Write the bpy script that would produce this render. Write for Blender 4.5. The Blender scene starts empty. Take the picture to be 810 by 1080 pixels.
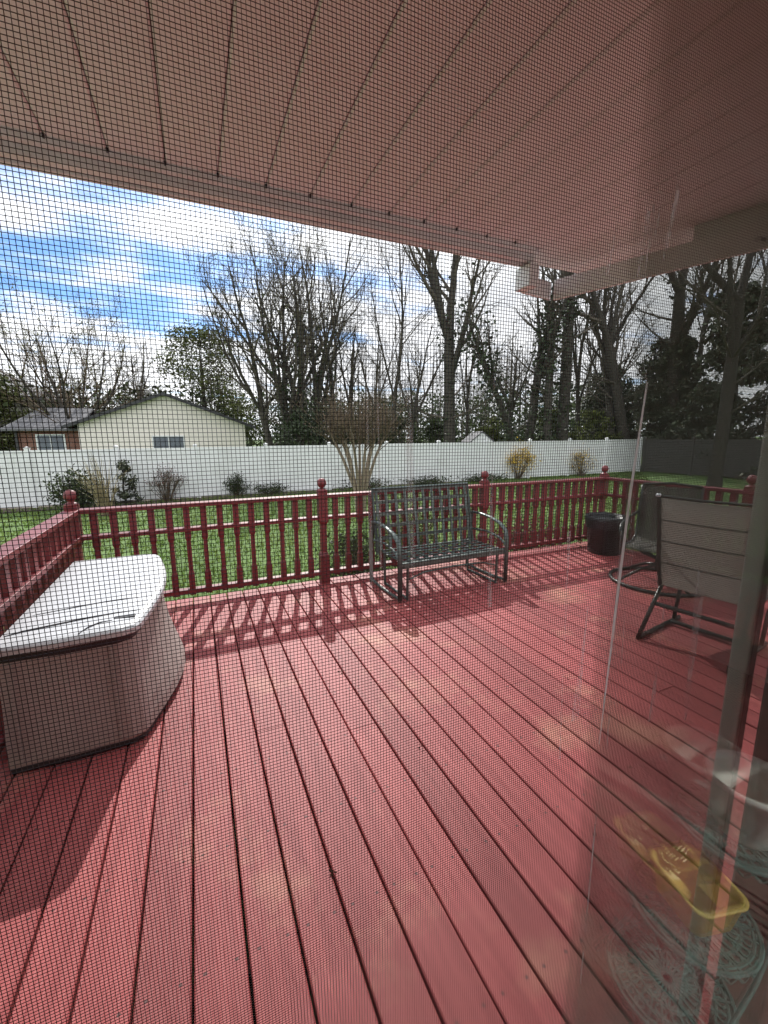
import bpy, math, random
from mathutils import Vector, Matrix
R = math.radians
sc = bpy.context.scene
COL = sc.collection

# ------------------------------------------------------------------ helpers
class MB:
    """collects faces; build() links them as one mesh object"""
    def __init__(s): s.v = []; s.f = []; s.sm = False
    def add(s, vs, fs):
        n = len(s.v); s.v.extend(vs); s.f.extend([tuple(i + n for i in f) for f in fs])
    def box(s, x0, x1, y0, y1, z0, z1, M=None):
        vs = [(x0,y0,z0),(x1,y0,z0),(x1,y1,z0),(x0,y1,z0),(x0,y0,z1),(x1,y0,z1),(x1,y1,z1),(x0,y1,z1)]
        if M is not None: vs = [tuple(M @ Vector(p)) for p in vs]
        s.add(vs, [(3,2,1,0),(4,5,6,7),(0,1,5,4),(1,2,6,5),(2,3,7,6),(3,0,4,7)])
        return s
    def tube(s, pts, rad, n=6, closed=False, caps=True, flat=None):
        pts = [Vector(p) for p in pts]; m = len(pts)
        if not hasattr(rad, '__len__'): rad = [rad] * m
        up = None; rings = []
        for i in range(m):
            if closed: t = pts[(i+1) % m] - pts[i-1]
            else: t = pts[min(i+1, m-1)] - pts[max(i-1, 0)]
            if t.length < 1e-9: t = Vector((0,0,1))
            t.normalize()
            if up is None:
                a = Vector((0,0,1)) if abs(t.z) < .9 else Vector((1,0,0))
                up = (a - a.dot(t)*t).normalized()
            else:
                up = up - up.dot(t)*t
                up = up.normalized() if up.length > 1e-6 else t.orthogonal().normalized()
            b = t.cross(up)
            ring = []
            for k in range(n):
                a = 2*math.pi*(k+.5)/n
                ru, rb = rad[i], rad[i]
                if flat: ru, rb = rad[i]*flat[0], rad[i]*flat[1]
                ring.append(tuple(pts[i] + up*(math.cos(a)*ru) + b*(math.sin(a)*rb)))
            rings.append(ring)
        base = len(s.v)
        for r in rings: s.v.extend(r)
        last = m if closed else m-1
        for i in range(last):
            j = (i+1) % m
            for k in range(n):
                l = (k+1) % n
                s.f.append((base+i*n+k, base+i*n+l, base+j*n+l, base+j*n+k))
        if caps and not closed:
            s.f.append(tuple(base+k for k in reversed(range(n))))
            s.f.append(tuple(base+(m-1)*n+k for k in range(n)))
        return s
    def lathe(s, prof, c=(0,0,0), n=20, sx=1, sy=1):
        base = len(s.v)
        for (r, z) in prof:
            for k in range(n):
                a = 2*math.pi*k/n
                s.v.append((c[0]+math.cos(a)*r*sx, c[1]+math.sin(a)*r*sy, c[2]+z))
        for i in range(len(prof)-1):
            for k in range(n):
                l = (k+1) % n
                s.f.append((base+i*n+k, base+i*n+l, base+(i+1)*n+l, base+(i+1)*n+k))
        return s
    def loft(s, rings, cap0=True, cap1=True):
        base = len(s.v); n = len(rings[0])
        for r in rings: s.v.extend(r)
        for i in range(len(rings)-1):
            for k in range(n):
                l = (k+1) % n
                s.f.append((base+i*n+k, base+i*n+l, base+(i+1)*n+l, base+(i+1)*n+k))
        if cap0: s.f.append(tuple(base+k for k in reversed(range(n))))
        if cap1: s.f.append(tuple(base+(len(rings)-1)*n+k for k in range(n)))
        return s
    def prism(s, poly, z0, z1):
        return s.loft([[(x,y,z0) for x,y in poly], [(x,y,z1) for x,y in poly]])
    def leaf(s, p, size, rnd, droop=0.0, asp=.55):
        d = Vector((rnd.uniform(-1,1), rnd.uniform(-1,1), rnd.uniform(-1,1)-droop)).normalized()
        o = d.orthogonal().normalized(); o.rotate(Matrix.Rotation(rnd.uniform(0,6.28), 3, d))
        p = Vector(p); a = d*size; b = o*size*asp*.5
        s.add([tuple(p), tuple(p+a*.5+b), tuple(p+a), tuple(p+a*.5-b)], [(0,1,2,3)])
    def build(s, name, mat, parent=None, smooth=False, bevel=0, subd=0, loc=None):
        me = bpy.data.meshes.new(name); me.from_pydata(s.v, [], s.f); me.update()
        me.materials.append(mat)
        if smooth:
            me.polygons.foreach_set('use_smooth', [True]*len(me.polygons))
        o = bpy.data.objects.new(name, me); COL.objects.link(o)
        if loc: o.location = loc
        if parent is not None: o.parent = parent
        if bevel:
            m = o.modifiers.new('bevel', 'BEVEL'); m.width = bevel; m.segments = 2; m.limit_method = 'ANGLE'; m.angle_limit = R(40)
        if subd:
            m = o.modifiers.new('subd', 'SUBSURF'); m.levels = m.render_levels = subd
        return o

def thing(name, label, cat, loc=(0,0,0), rz=0, group=None):
    o = bpy.data.objects.new(name, None); COL.objects.link(o)
    o.location = loc; o.rotation_euler = (0,0,rz); o['label'] = label; o['category'] = cat
    if group: o['group'] = group
    return o
def tag(o, label=None, cat=None, kind=None, group=None):
    if label: o['label'] = label
    if cat: o['category'] = cat
    if kind: o['kind'] = kind
    if group: o['group'] = group
    return o

# ------------------------------------------------------------------ materials
def mat(name, col, rough=.6, var=.15, scale=8, stretch=(1,1,1), col2=None, bump=0, bscale=40, metal=0, spec=.5, island=0, transl=0, coat=0):
    m = bpy.data.materials.new(name); m.use_nodes = True
    nt = m.node_tree; N = nt.nodes; L = nt.links
    b = N['Principled BSDF']; out = N['Material Output']
    b.inputs['Roughness'].default_value = rough; b.inputs['Metallic'].default_value = metal
    b.inputs['Specular IOR Level'].default_value = spec
    if coat: b.inputs['Coat Weight'].default_value = coat
    tc = N.new('ShaderNodeTexCoord'); mp = N.new('ShaderNodeMapping'); mp.inputs['Scale'].default_value = stretch
    L.new(tc.outputs['Object'], mp.inputs['Vector'])
    nz = N.new('ShaderNodeTexNoise'); nz.inputs['Scale'].default_value = scale; nz.inputs['Detail'].default_value = 6; nz.inputs['Roughness'].default_value = .65
    L.new(mp.outputs['Vector'], nz.inputs['Vector'])
    ramp = N.new('ShaderNodeValToRGB')
    c2 = col2 if col2 else tuple(c*(1+var) for c in col)
    c1 = col if col2 else tuple(c*(1-var) for c in col)
    ramp.color_ramp.elements[0].color = (*c1,1); ramp.color_ramp.elements[1].color = (*c2,1)
    ramp.color_ramp.elements[0].position = .32; ramp.color_ramp.elements[1].position = .68
    L.new(nz.outputs['Fac'], ramp.inputs['Fac'])
    last = ramp.outputs['Color']
    if island:
        g = N.new('ShaderNodeNewGeometry'); hs = N.new('ShaderNodeHueSaturation')
        mr = N.new('ShaderNodeMapRange'); mr.inputs['To Min'].default_value = 1-island; mr.inputs['To Max'].default_value = 1+island
        L.new(g.outputs['Random Per Island'], mr.inputs['Value']); L.new(mr.outputs['Result'], hs.inputs['Value'])
        L.new(last, hs.inputs['Color']); last = hs.outputs['Color']
    L.new(last, b.inputs['Base Color'])
    if bump:
        n2 = N.new('ShaderNodeTexNoise'); n2.inputs['Scale'].default_value = bscale; n2.inputs['Detail'].default_value = 5
        L.new(mp.outputs['Vector'], n2.inputs['Vector'])
        bp = N.new('ShaderNodeBump'); bp.inputs['Strength'].default_value = bump; bp.inputs['Distance'].default_value = .01
        L.new(n2.outputs['Fac'], bp.inputs['Height']); L.new(bp.outputs['Normal'], b.inputs['Normal'])
    if transl:
        t = N.new('ShaderNodeBsdfTranslucent'); mx = N.new('ShaderNodeMixShader'); mx.inputs['Fac'].default_value = transl
        L.new(last, t.inputs['Color']); L.new(b.outputs['BSDF'], mx.inputs[1]); L.new(t.outputs['BSDF'], mx.inputs[2]); L.new(mx.outputs['Shader'], out.inputs['Surface'])
    return m

M = {}
M['deck']   = mat('deck_paint', (.225,.042,.043), .56, stretch=(14,1.1,4), scale=2.2, col2=(.335,.080,.079), bump=.25, bscale=9, island=.15, spec=.3)
def wear(m, col, scale, lo, hi, amt):
    nt = m.node_tree; N = nt.nodes; L = nt.links; b = N['Principled BSDF']; lk = b.inputs['Base Color'].links[0].from_socket
    tc = N.new('ShaderNodeTexCoord'); nz = N.new('ShaderNodeTexNoise'); nz.inputs['Scale'].default_value = scale; nz.inputs['Detail'].default_value = 7; nz.inputs['Roughness'].default_value = .7
    L.new(tc.outputs['Object'], nz.inputs['Vector'])
    mr = N.new('ShaderNodeMapRange'); mr.inputs['From Min'].default_value = lo; mr.inputs['From Max'].default_value = hi; mr.inputs['To Max'].default_value = amt
    L.new(nz.outputs['Fac'], mr.inputs['Value'])
    mx = N.new('ShaderNodeMix'); mx.data_type = 'RGBA'; mx.inputs['B'].default_value = (*col,1)
    L.new(mr.outputs['Result'], mx.inputs['Factor']); L.new(lk, mx.inputs['A']); L.new(mx.outputs['Result'], b.inputs['Base Color'])
wear(M['deck'], (.44,.22,.15), 1.15, .53, .70, .75)
wear(M['deck'], (.12,.035,.035), 23, .66, .74, .6)
def screw_dots(m):
    nt = m.node_tree; N = nt.nodes; L = nt.links; b = N['Principled BSDF']; lk = b.inputs['Base Color'].links[0].from_socket
    tc = N.new('ShaderNodeTexCoord'); sp = N.new('ShaderNodeSeparateXYZ'); L.new(tc.outputs['Object'], sp.inputs['Vector'])
    def mth(op, a, v=None, b2=None):
        n = N.new('ShaderNodeMath'); n.operation = op; L.new(a, n.inputs[0])
        if b2 is not None: L.new(b2, n.inputs[1])
        elif v is not None: n.inputs[1].default_value = v
        return n.outputs[0]
    xm = mth('MULTIPLY', mth('FRACT', mth('DIVIDE', mth('ADD', sp.outputs['X'], 1.005), .1485)), .1485)
    dx = mth('MINIMUM', mth('ABSOLUTE', mth('SUBTRACT', xm, .028)), b2=mth('ABSOLUTE', mth('SUBTRACT', xm, .113)))
    ym = mth('MULTIPLY', mth('SUBTRACT', mth('FRACT', mth('ADD', mth('DIVIDE', mth('SUBTRACT', sp.outputs['Y'], .32), .38), .5)), .5), .38)
    d = mth('SQRT', mth('ADD', mth('MULTIPLY', dx, b2=dx), b2=mth('MULTIPLY', ym, b2=ym)))
    mk = N.new('ShaderNodeMapRange'); mk.inputs['From Min'].default_value = .0042; mk.inputs['From Max'].default_value = .0062; mk.inputs['To Min'].default_value = .8; mk.inputs['To Max'].default_value = 0; L.new(d, mk.inputs['Value'])
    mx = N.new('ShaderNodeMix'); mx.data_type = 'RGBA'; mx.inputs['B'].default_value = (.045,.022,.02,1)
    L.new(mk.outputs['Result'], mx.inputs['Factor']); L.new(lk, mx.inputs['A']); L.new(mx.outputs['Result'], b.inputs['Base Color'])
screw_dots(M['deck'])
M['rail']   = mat('rail_paint', (.150,.022,.026), .5, var=.25, scale=5, bump=.1)
M['under']  = mat('deck_joist', (.16,.04,.035), .8)
M['soffit'] = mat('soffit_vinyl', (.73,.75,.765), .45, var=.03, scale=3)
M['groove'] = mat('soffit_groove', (.20,.17,.165), .8)
M['trim']   = mat('white_trim', (.73,.75,.765), .45, var=.06, scale=5)
M['siding'] = mat('house_siding', (.62,.60,.56), .6, var=.05)
M['wallin'] = mat('interior_wall', (.72,.70,.67), .8, var=.03)
M['floorin']= mat('interior_floor', (.10,.075,.06), .6, var=.15, scale=3, stretch=(1,6,1))
M['wire']   = mat('screen_wire', (.065,.065,.068), .5, var=.05)
M['stile']  = mat('stile_paint', (.68,.66,.62), .45, var=.05, scale=20)
M['gasket'] = mat('rubber_gasket', (.03,.03,.03), .7)
M['white']  = mat('box_lid_resin', (.46,.47,.49), .42, var=.03, scale=6, bump=.04, bscale=120)
M['tan']    = mat('box_resin', (.30,.25,.232), .6, var=.08, scale=6, bump=.08, bscale=90)
M['black']  = mat('black_plastic', (.02,.02,.022), .5)
M['bench']  = mat('bench_metal', (.085,.108,.102), .38, var=.3, scale=12, metal=.35)
M['chairm'] = mat('chair_metal', (.035,.036,.032), .35, var=.2, metal=.4)
M['sling']  = mat('sling_fabric', (.34,.315,.28), .85, var=.12, scale=60, transl=.45)
M['sling2'] = mat('dark_sling', (.06,.055,.045), .85, var=.2, scale=60)
M['bin']    = mat('bin_plastic', (.025,.025,.027), .4, var=.2)
M['vinyl']  = mat('fence_vinyl', (.80,.81,.82), .4, var=.03, scale=2)
wear(M['vinyl'], (.48,.49,.45), .9, .52, .76, .45)
M['cream']  = mat('cream_siding', (.84,.785,.735), .6, var=.04)
M['brick']  = None
M['shingle']= mat('grey_shingle', (.13,.13,.14), .85, var=.25, scale=30)
M['dark']   = mat('dark_trim', (.04,.04,.045), .6)
M['wglass'] = mat('window_glass', (.09,.11,.14), .12, var=.3, scale=2)
M['bark']   = mat('bark', (.058,.051,.041), .9, var=.35, scale=6, stretch=(4,4,1), bump=.6, bscale=14)
M['barkl']  = mat('pale_bark', (.26,.21,.155), .85, var=.3, scale=8, stretch=(4,4,1), bump=.3)
M['twig']   = mat('twig', (.10,.085,.066), .9, var=.3, scale=3)
M['twigbr'] = mat('brown_twig', (.13,.095,.065), .9, var=.3, scale=3)
M['bud']    = mat('bud_leaf', (.12,.13,.045), .8, var=.3, island=.35, transl=.35)
M['olive']  = mat('olive_leaf', (.075,.09,.024), .8, var=.3, scale=1.2, island=.4, transl=.3)
M['ivy']    = mat('ivy_leaf', (.035,.05,.022), .65, var=.3, scale=2, island=.5)
M['ever']   = mat('evergreen_leaf', (.08,.092,.058), .7, var=.35, scale=1.2, island=.5, transl=.1)
M['shrub']  = mat('shrub_leaf', (.04,.055,.02), .75, var=.3, scale=3, island=.4, transl=.2)
M['redleaf']= mat('red_shrub_leaf', (.13,.04,.035), .7, var=.4, scale=3, island=.4, transl=.25)
M['yellow'] = mat('forsythia_flower', (.62,.42,.05), .8, var=.15, island=.25, transl=.3)
M['drygrass']= mat('dry_grass', (.36,.30,.18), .85, var=.2, island=.3, transl=.2)
M['grass']  = mat('grass_blade', (.095,.165,.028), .7, col2=(.16,.20,.05), scale=.6, island=.4, transl=.4)
M['lawn']   = mat('lawn_ground', (.065,.12,.025), .95, scale=.7, col2=(.10,.17,.04), bump=.4, bscale=60)
M['soil']   = mat('soil', (.06,.045,.032), .95, var=.3)
M['dryleaf']= mat('dry_leaf', (.09,.05,.03), .9)
M['iron']   = mat('verdigris_iron', (.06,.13,.115), .5, var=.5, scale=30, col2=(.13,.24,.21))
M['pot']    = mat('grey_pot', (.60,.64,.58), .5, var=.12, scale=14)
M['basin']  = mat('yellow_basin', (.80,.66,.17), .35, var=.1, scale=8, transl=.25)
M['blind']  = mat('blind_vane', (.70,.66,.58), .6, var=.05, transl=.35)
M['steel']  = mat('hook_steel', (.05,.05,.05), .4, metal=.6)
M['greyfence'] = mat('weathered_fence', (.085,.08,.075), .85, var=.3, scale=4, stretch=(6,6,1))
M['skirt']  = mat('box_skirt', (.66,.68,.70), .5, var=.05)
M['darkpost']= mat('dark_post', (.10,.095,.088), .5, var=.1)
M['rust']   = mat('red_metal', (.28,.06,.05), .6)

def see_weave(m, f):
    nt = m.node_tree; N = nt.nodes; L = nt.links; out = N['Material Output']; src = out.inputs['Surface'].links[0].from_socket
    t = N.new('ShaderNodeBsdfTransparent'); mx = N.new('ShaderNodeMixShader'); mx.inputs['Fac'].default_value = f
    L.new(src, mx.inputs[1]); L.new(t.outputs['BSDF'], mx.inputs[2]); L.new(mx.outputs['Shader'], out.inputs['Surface'])
see_weave(M['sling'], .30); see_weave(M['sling2'], .3)

def brick():
    m = bpy.data.materials.new('brick_wall'); m.use_nodes = True; nt = m.node_tree; N = nt.nodes; L = nt.links
    b = N['Principled BSDF']; b.inputs['Roughness'].default_value = .85
    tc = N.new('ShaderNodeTexCoord'); mp = N.new('ShaderNodeMapping'); mp.inputs['Rotation'].default_value = (R(90),0,0)
    br = N.new('ShaderNodeTexBrick'); br.inputs['Scale'].default_value = 4.5
    br.inputs['Color1'].default_value = (.24,.085,.055,1); br.inputs['Color2'].default_value = (.16,.06,.045,1); br.inputs['Mortar'].default_value = (.3,.27,.24,1)
    L.new(tc.outputs['Object'], mp.inputs['Vector']); L.new(mp.outputs['Vector'], br.inputs['Vector']); L.new(br.outputs['Color'], b.inputs['Base Color'])
    return m
M['brick'] = brick()

def glass_mat():
    m = bpy.data.materials.new('clear_glass'); m.use_nodes = True; nt = m.node_tree; N = nt.nodes; L = nt.links
    N.remove(N['Principled BSDF']); out = N['Material Output']
    g = N.new('ShaderNodeNewGeometry'); mr = N.new('ShaderNodeMapRange')
    mr.inputs['To Min'].default_value = 1.87; mr.inputs['To Max'].default_value = 1/1.87     # same pane seen from either face
    L.new(g.outputs['Backfacing'], mr.inputs['Value'])
    fr = N.new('ShaderNodeFresnel'); L.new(mr.outputs['Result'], fr.inputs['IOR'])
    t = N.new('ShaderNodeBsdfTransparent'); t.inputs['Color'].default_value = (.985,.99,.985,1)
    gl = N.new('ShaderNodeBsdfGlossy'); gl.inputs['Roughness'].default_value = 0.0
    mx = N.new('ShaderNodeMixShader'); L.new(fr.outputs['Fac'], mx.inputs['Fac']); L.new(t.outputs['BSDF'], mx.inputs[1]); L.new(gl.outputs['BSDF'], mx.inputs[2])
    L.new(mx.outputs['Shader'], out.inputs['Surface'])
    return m
M['glass'] = glass_mat()

def streak_mat(amt=.75, lo=.4, hi=.7, nsc=220):  # pale translucent colour that paints in reflections and glints of the glass
    m = bpy.data.materials.new('reflection_paint'); m.use_nodes = True; nt = m.node_tree; N = nt.nodes; L = nt.links
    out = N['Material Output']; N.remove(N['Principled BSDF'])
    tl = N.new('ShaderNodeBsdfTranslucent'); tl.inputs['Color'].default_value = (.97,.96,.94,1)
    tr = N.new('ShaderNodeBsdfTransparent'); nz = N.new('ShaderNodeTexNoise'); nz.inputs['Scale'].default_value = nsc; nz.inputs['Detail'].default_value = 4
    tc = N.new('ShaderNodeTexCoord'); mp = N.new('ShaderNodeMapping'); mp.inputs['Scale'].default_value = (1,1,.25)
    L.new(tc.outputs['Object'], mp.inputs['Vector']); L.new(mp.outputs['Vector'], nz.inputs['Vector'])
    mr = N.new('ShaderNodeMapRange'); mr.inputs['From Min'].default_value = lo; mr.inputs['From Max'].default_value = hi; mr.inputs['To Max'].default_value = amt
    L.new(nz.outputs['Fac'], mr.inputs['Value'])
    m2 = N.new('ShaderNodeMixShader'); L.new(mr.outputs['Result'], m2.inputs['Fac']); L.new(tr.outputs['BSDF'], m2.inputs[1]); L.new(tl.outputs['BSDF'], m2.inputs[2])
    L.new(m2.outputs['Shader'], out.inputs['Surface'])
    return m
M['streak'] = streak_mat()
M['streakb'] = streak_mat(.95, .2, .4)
M['faint_glint'] = streak_mat(.34, .30, .62, 120)

# ------------------------------------------------------------------ ground and lawn
def gz(x, y): return -.66 + .0095*max(-20, min(40, x)) + (0.02*max(0, y-30))
mb = MB(); xs = [-300,-120,-60,-40,-25,-15,-10,-6,-3,0,3,6,10,15,20,25,30,40,60,120,300]; ys = [-120,-40,-10,-2,0,2,4,6,8,10,12,14,16,18,20,25,30,35,40,50,70,120,300]
for y in ys:
    for x in xs: mb.v.append((x, y, gz(x, min(y,60))))
nx = len(xs)
for j in range(len(ys)-1):
    for i in range(nx-1): mb.f.append((j*nx+i, j*nx+i+1, (j+1)*nx+i+1, (j+1)*nx+i))
tag(mb.build('ground', M['lawn']), kind='structure')
rnd = random.Random(3); mb = MB()
for i in range(52000):
    y = 4.3 + 12.6*rnd.random()**1.3; x = rnd.uniform(-3.5 - y*.35, 3 + y*1.25)
    if x > 21.8: continue
    h = rnd.uniform(.05,.11); a = rnd.uniform(0,6.28); w = .006 + .0012*y
    z = gz(x,y)-.01; dx, dy = math.cos(a)*w, math.sin(a)*w; lx, ly = rnd.uniform(-.05,.05), rnd.uniform(-.05,.05)
    mb.add([(x-dx,y-dy,z),(x+dx,y+dy,z),(x+lx,y+ly,z+h)], [(0,1,2)])
tag(mb.build('grass', M['grass']), 'bright green mown lawn grass below the deck', 'grass', kind='stuff')
mb = MB()
mb.add([(-12,16.1,gz(-12,16)+.012),(12.5,16.0,gz(12,16)+.012),(12.5,17.0,gz(12,17)+.012),(-12,17.5,gz(-12,17)+.012)], [(0,1,2,3)])
tag(mb.build('garden_bed_soil', M['soil']), kind='structure')

# ------------------------------------------------------------------ deck
mb = MB(); rnd = random.Random(5)
x = -1.005; bw = .141; pitch = .1485
while x < 5.22:
    joints = [.22, 4.235]
    if rnd.random() < .45: joints = [.22, rnd.uniform(1.0,3.4), 4.235]
    if abs(x-.14) < .08: joints = [.22, 2.05, 4.235]
    for a, b in zip(joints[:-1], joints[1:]):
        dz = rnd.uniform(-.0015,.0015); e = .004; g = .0015
        xx = x + rnd.uniform(-.001,.001)
        r0 = [(xx+e,a+g,0+dz),(xx+bw-e,a+g,0+dz),(xx+bw,a+g,-e+dz),(xx+bw,a+g,-.036),(xx,a+g,-.036),(xx,a+g,-e+dz)]
        r1 = [(p[0], b-g, p[2]) for p in r0]
        mb.loft([r0[::-1], r1[::-1]])
    x += pitch
deck = tag(mb.build('deck', M['deck']), kind='structure')
mb = MB()
mb.box(-1.0,5.2,4.18,4.22,-.28,-.045); mb.box(-1.0,-.96,.3,4.18,-.28,-.045); mb.box(5.16,5.2,.3,4.18,-.28,-.045)
for i in range(11): mb.box(-.95,5.15,.3+i*.38,.34+i*.38,-.24,-.045)
for px in (-.9,1.15,3.15,5.1): mb.box(px-.05,px+.05,4.06,4.16,-1.2,-.29)
mb.build('joist_frame', M['under'], deck)

rnd = random.Random(15)
for i,(x,y) in enumerate(((2.02,1.75),(1.28,.93),(.33,1.2),(.75,2.4),(1.05,.62),(2.4,2.7),(.9,1.6),(.2,.75),(1.7,1.1))):
    m = MB()
    for k in range(3): m.leaf((rnd.uniform(-.004,.004),rnd.uniform(-.004,.004),.004), rnd.uniform(.012,.022), random.Random(i*7+k), 0, .6)
    o = m.build('fallen_leaf', M['dryleaf'], loc=(x,y,.004)); tag(o, 'tiny dry leaf scrap lying on the red deck boards', 'leaf', group='leaf scraps on the deck')

# railing --------------------------------------------------------------
def post_mb():
    m = MB(); a = .045
    m.box(-a,a,-a,a,-.02,.30)
    prof = [(.045,.30),(.030,.335),(.030,.62),(.045,.655)]
    m.loft([[(s1*r,s2*r,z) for s1,s2 in ((-1,-1),(1,-1),(1,1),(-1,1))] for r,z in prof], False, False)
    m.box(-a,a,-a,a,.655,.965)
    return m
def finial_mb():
    m = MB(); m.lathe([(.0,.965),(.052,.966),(.052,.978),(.03,.99),(.018,1.0),(.03,1.008),(.045,1.03),(.047,1.05),(.038,1.078),(.02,1.093),(0,1.097)], n=18)
    return m
def bal_mb():
    m = MB(); a = .026
    m.box(-a,a,-a,a,.075,.27)
    prof = [(.026,.27),(.018,.30),(.019,.45),(.018,.585),(.026,.61)]
    m.loft([[(s1*r,s2*r,z) for s1,s2 in ((-1,-1),(1,-1),(1,1),(-1,1))] for r,z in prof], False, False)
    m.box(-a,a,-a,a,.61,.893)
    return m
protos = {}
def put(name, key, maker, material, parent, loc, smooth=False, bevel=0):
    if key in protos:
        o = protos[key].copy(); COL.objects.link(o); o.parent = parent; o.location = loc
    else:
        o = maker().build(name, material, parent, smooth=smooth, bevel=bevel, loc=loc); protos[key] = o
    return o
def railing(label, a, b, posts, skip_ends):
    a, b = Vector(a), Vector(b); d = b-a; L = d.length
    t = thing('deck_railing', label, 'railing', (a.x,a.y,0), math.atan2(d.y,d.x), 'railings around the deck')
    MB().box(-.03,L+.03,-.055,.055,.897,.932).build('top_rail', M['rail'], t, bevel=.004)
    MB().box(0,L,-.042,.042,.675,.708).build('middle_rail', M['rail'], t, bevel=.003)
    MB().box(0,L,-.042,.042,.095,.130).build('bottom_rail', M['rail'], t, bevel=.003)
    for p in posts:
        po = put('post','post',post_mb,M['rail'],t,(p,0,0))
        put('finial','finial',finial_mb,M['rail'],po,(0,0,0),smooth=True)
    edges = sorted(posts)
    if not edges or edges[0] > .1: edges = [0]+edges
    if L-edges[-1] > .1: edges.append(L)
    for e0,e1 in zip(edges[:-1],edges[1:]):
        n = max(1, round((e1-e0)/.136)-1)
        for i in range(n):
            xx = e0 + (e1-e0)*(i+1)/(n+1)
            put('baluster','bal',bal_mb,M['rail'],t,(xx,0,0))
    return t
railing('red baluster railing at the far edge of the deck, behind the metal bench', (-.95,4.13,0), (5.2,4.13,0), [0,2.095,4.105,6.15], 0)
railing('red baluster railing behind the white lidded storage box', (-.95,.75,0), (-.95,4.07,0), [0,1.65], 0)
railing('red baluster railing beyond the sling chairs, running back from the bin', (5.2,4.07,0), (5.2,.75,0), [1.66,3.32], 0)

# ------------------------------------------------------------------ porch roof
pr = thing('porch_roof', 'white grooved soffit and eave overhead with a boxed edge', 'porch roof', (0,0,2.2))
pr.scale = (.7,.7,.7)
mb = MB(); sx = -3.5
edge = [(-3.5,1.985),(1.80,1.985),(2.36,1.985)]
w = .1815; xs0 = -.2 - w*18
while xs0 < 2.62:
    a, b = xs0+.0016, xs0+w-.0016
    y1 = 1.93 if xs0 < 1.72 else 2.12
    e = .006
    r0 = [(a,.205,e),(a+e,.205,0),(b-e,.205,0),(b,.205,e),(b,.205,.02),(a,.205,.02)]
    # a shallow v-groove down the middle of each strip
    mb.loft([[(p[0],p[1],p[2]) for p in r0],[(p[0],y1,p[2]) for p in r0]])
    xs0 += w
mb.build('soffit', M['soffit'], pr)
MB().box(-3.5,1.76,.205,1.95,.021,.06).box(1.761,2.6,.205,2.13,.021,.06).build('soffit_backing', M['groove'], pr)
mb = MB()                                                       # stepped front trim: channel, drop board, lip
mb.box(-3.5,1.76,1.931,1.958,-.028,.02); mb.box(-3.5,1.78,1.959,2.0,-.062,.10); mb.box(-3.5,1.78,2.001,2.03,-.072,.2)
mb.build('front_fascia', M['trim'], pr, bevel=.004)
MB().box(1.735,1.80,1.94,2.06,-.19,-.073).build('corner_box', M['trim'], pr, bevel=.005)
mb = MB()
P0, P1, P2 = (1.72,2.07), (2.05,2.10), (2.42,1.0)
def board(p, q, z0, z1, t):
    p, q = Vector((*p,0)), Vector((*q,0)); d = (q-p).normalized(); n = Vector((-d.y,d.x,0))*t
    mb.loft([[tuple(p+Vector((0,0,z0))),tuple(p+n+Vector((0,0,z0))),tuple(p+n+Vector((0,0,z1))),tuple(p+Vector((0,0,z1)))],
             [tuple(q+Vector((0,0,z0))),tuple(q+n+Vector((0,0,z0))),tuple(q+n+Vector((0,0,z1))),tuple(q+Vector((0,0,z1)))]])
board((1.80,2.062),(2.05,2.10),-.185,-.085,.02); board((2.052,2.09),(2.46,.9),-.19,-.075,.02)
board((2.30,1.45),(2.46,.9),-.072,.0,.02)
mb.build('side_fascia', M['trim'], pr, bevel=.004)
mb = MB(); mb.box(-5.2,2.60,-7.4,2.05,.201,.3)
mb.build('roof_deck', M['shingle'], pr)
mb = MB()
scr = None
for i in range(24):
    xx = -.2+.1815*(i-13)
    if scr is None: scr = MB().box(-.003,.003,1.925,1.9305,-.010,.004).build('screw', M['dark'], pr, loc=(xx,0,0))
    else:
        q = scr.copy(); COL.objects.link(q); q.parent = pr; q.location = (xx,0,0)
hk = MB().tube([(1.708,0.84,2.158),(1.687,0.833,2.116),(1.652,0.826,2.0915),(1.617,0.819,2.088),(1.589,0.812,2.0775)],.0048,8)
hk = hk.build('plant_hook', M['steel'], smooth=True); tag(hk, 'small dark wire plant hook under the eave', 'hook')
MB().tube([(1.5995,0.8146,2.0819),(1.5837,0.8102,2.074)],.0068,8).build('white_tip', M['white'], hk, smooth=True)

# ------------------------------------------------------------------ own house: wall with door opening, room behind
hw = MB()
hw.box(-6,-.82,.02,.139,-.9,2.338); hw.box(1.86,6,.02,.139,-.9,2.338); hw.box(-.82,1.86,.02,.139,2.14,2.338); hw.box(-.82,1.86,.02,.139,-.9,.06)
tag(hw.build('house_wall', M['siding']), 'pale house wall around the patio door opening', 'wall')
tag(MB().box(-3.2,3.0,-5.0,.019,-.06,.05).build('floor', M['floorin']), kind='structure')
tag(MB().box(-3.2,3.0,-5.1,.019,2.315,2.335).build('ceiling', M['wallin']), kind='structure')
tag(MB().box(-3.2,3.0,-5.1,-5.0,.05,2.315).build('back_wall', M['wallin']), kind='structure')
tag(MB().box(-3.3,-3.2,-5.1,.019,-.02,2.335).build('side_wall', M['wallin']), kind='structure')
tag(MB().box(3.0,3.1,-5.1,.019,-.02,2.335).build('end_wall', M['wallin']), kind='structure')
tag(MB().box(-.8,1.84,.03,.19,.061,.09).build('door_threshold', M['stile']), kind='structure')

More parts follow.
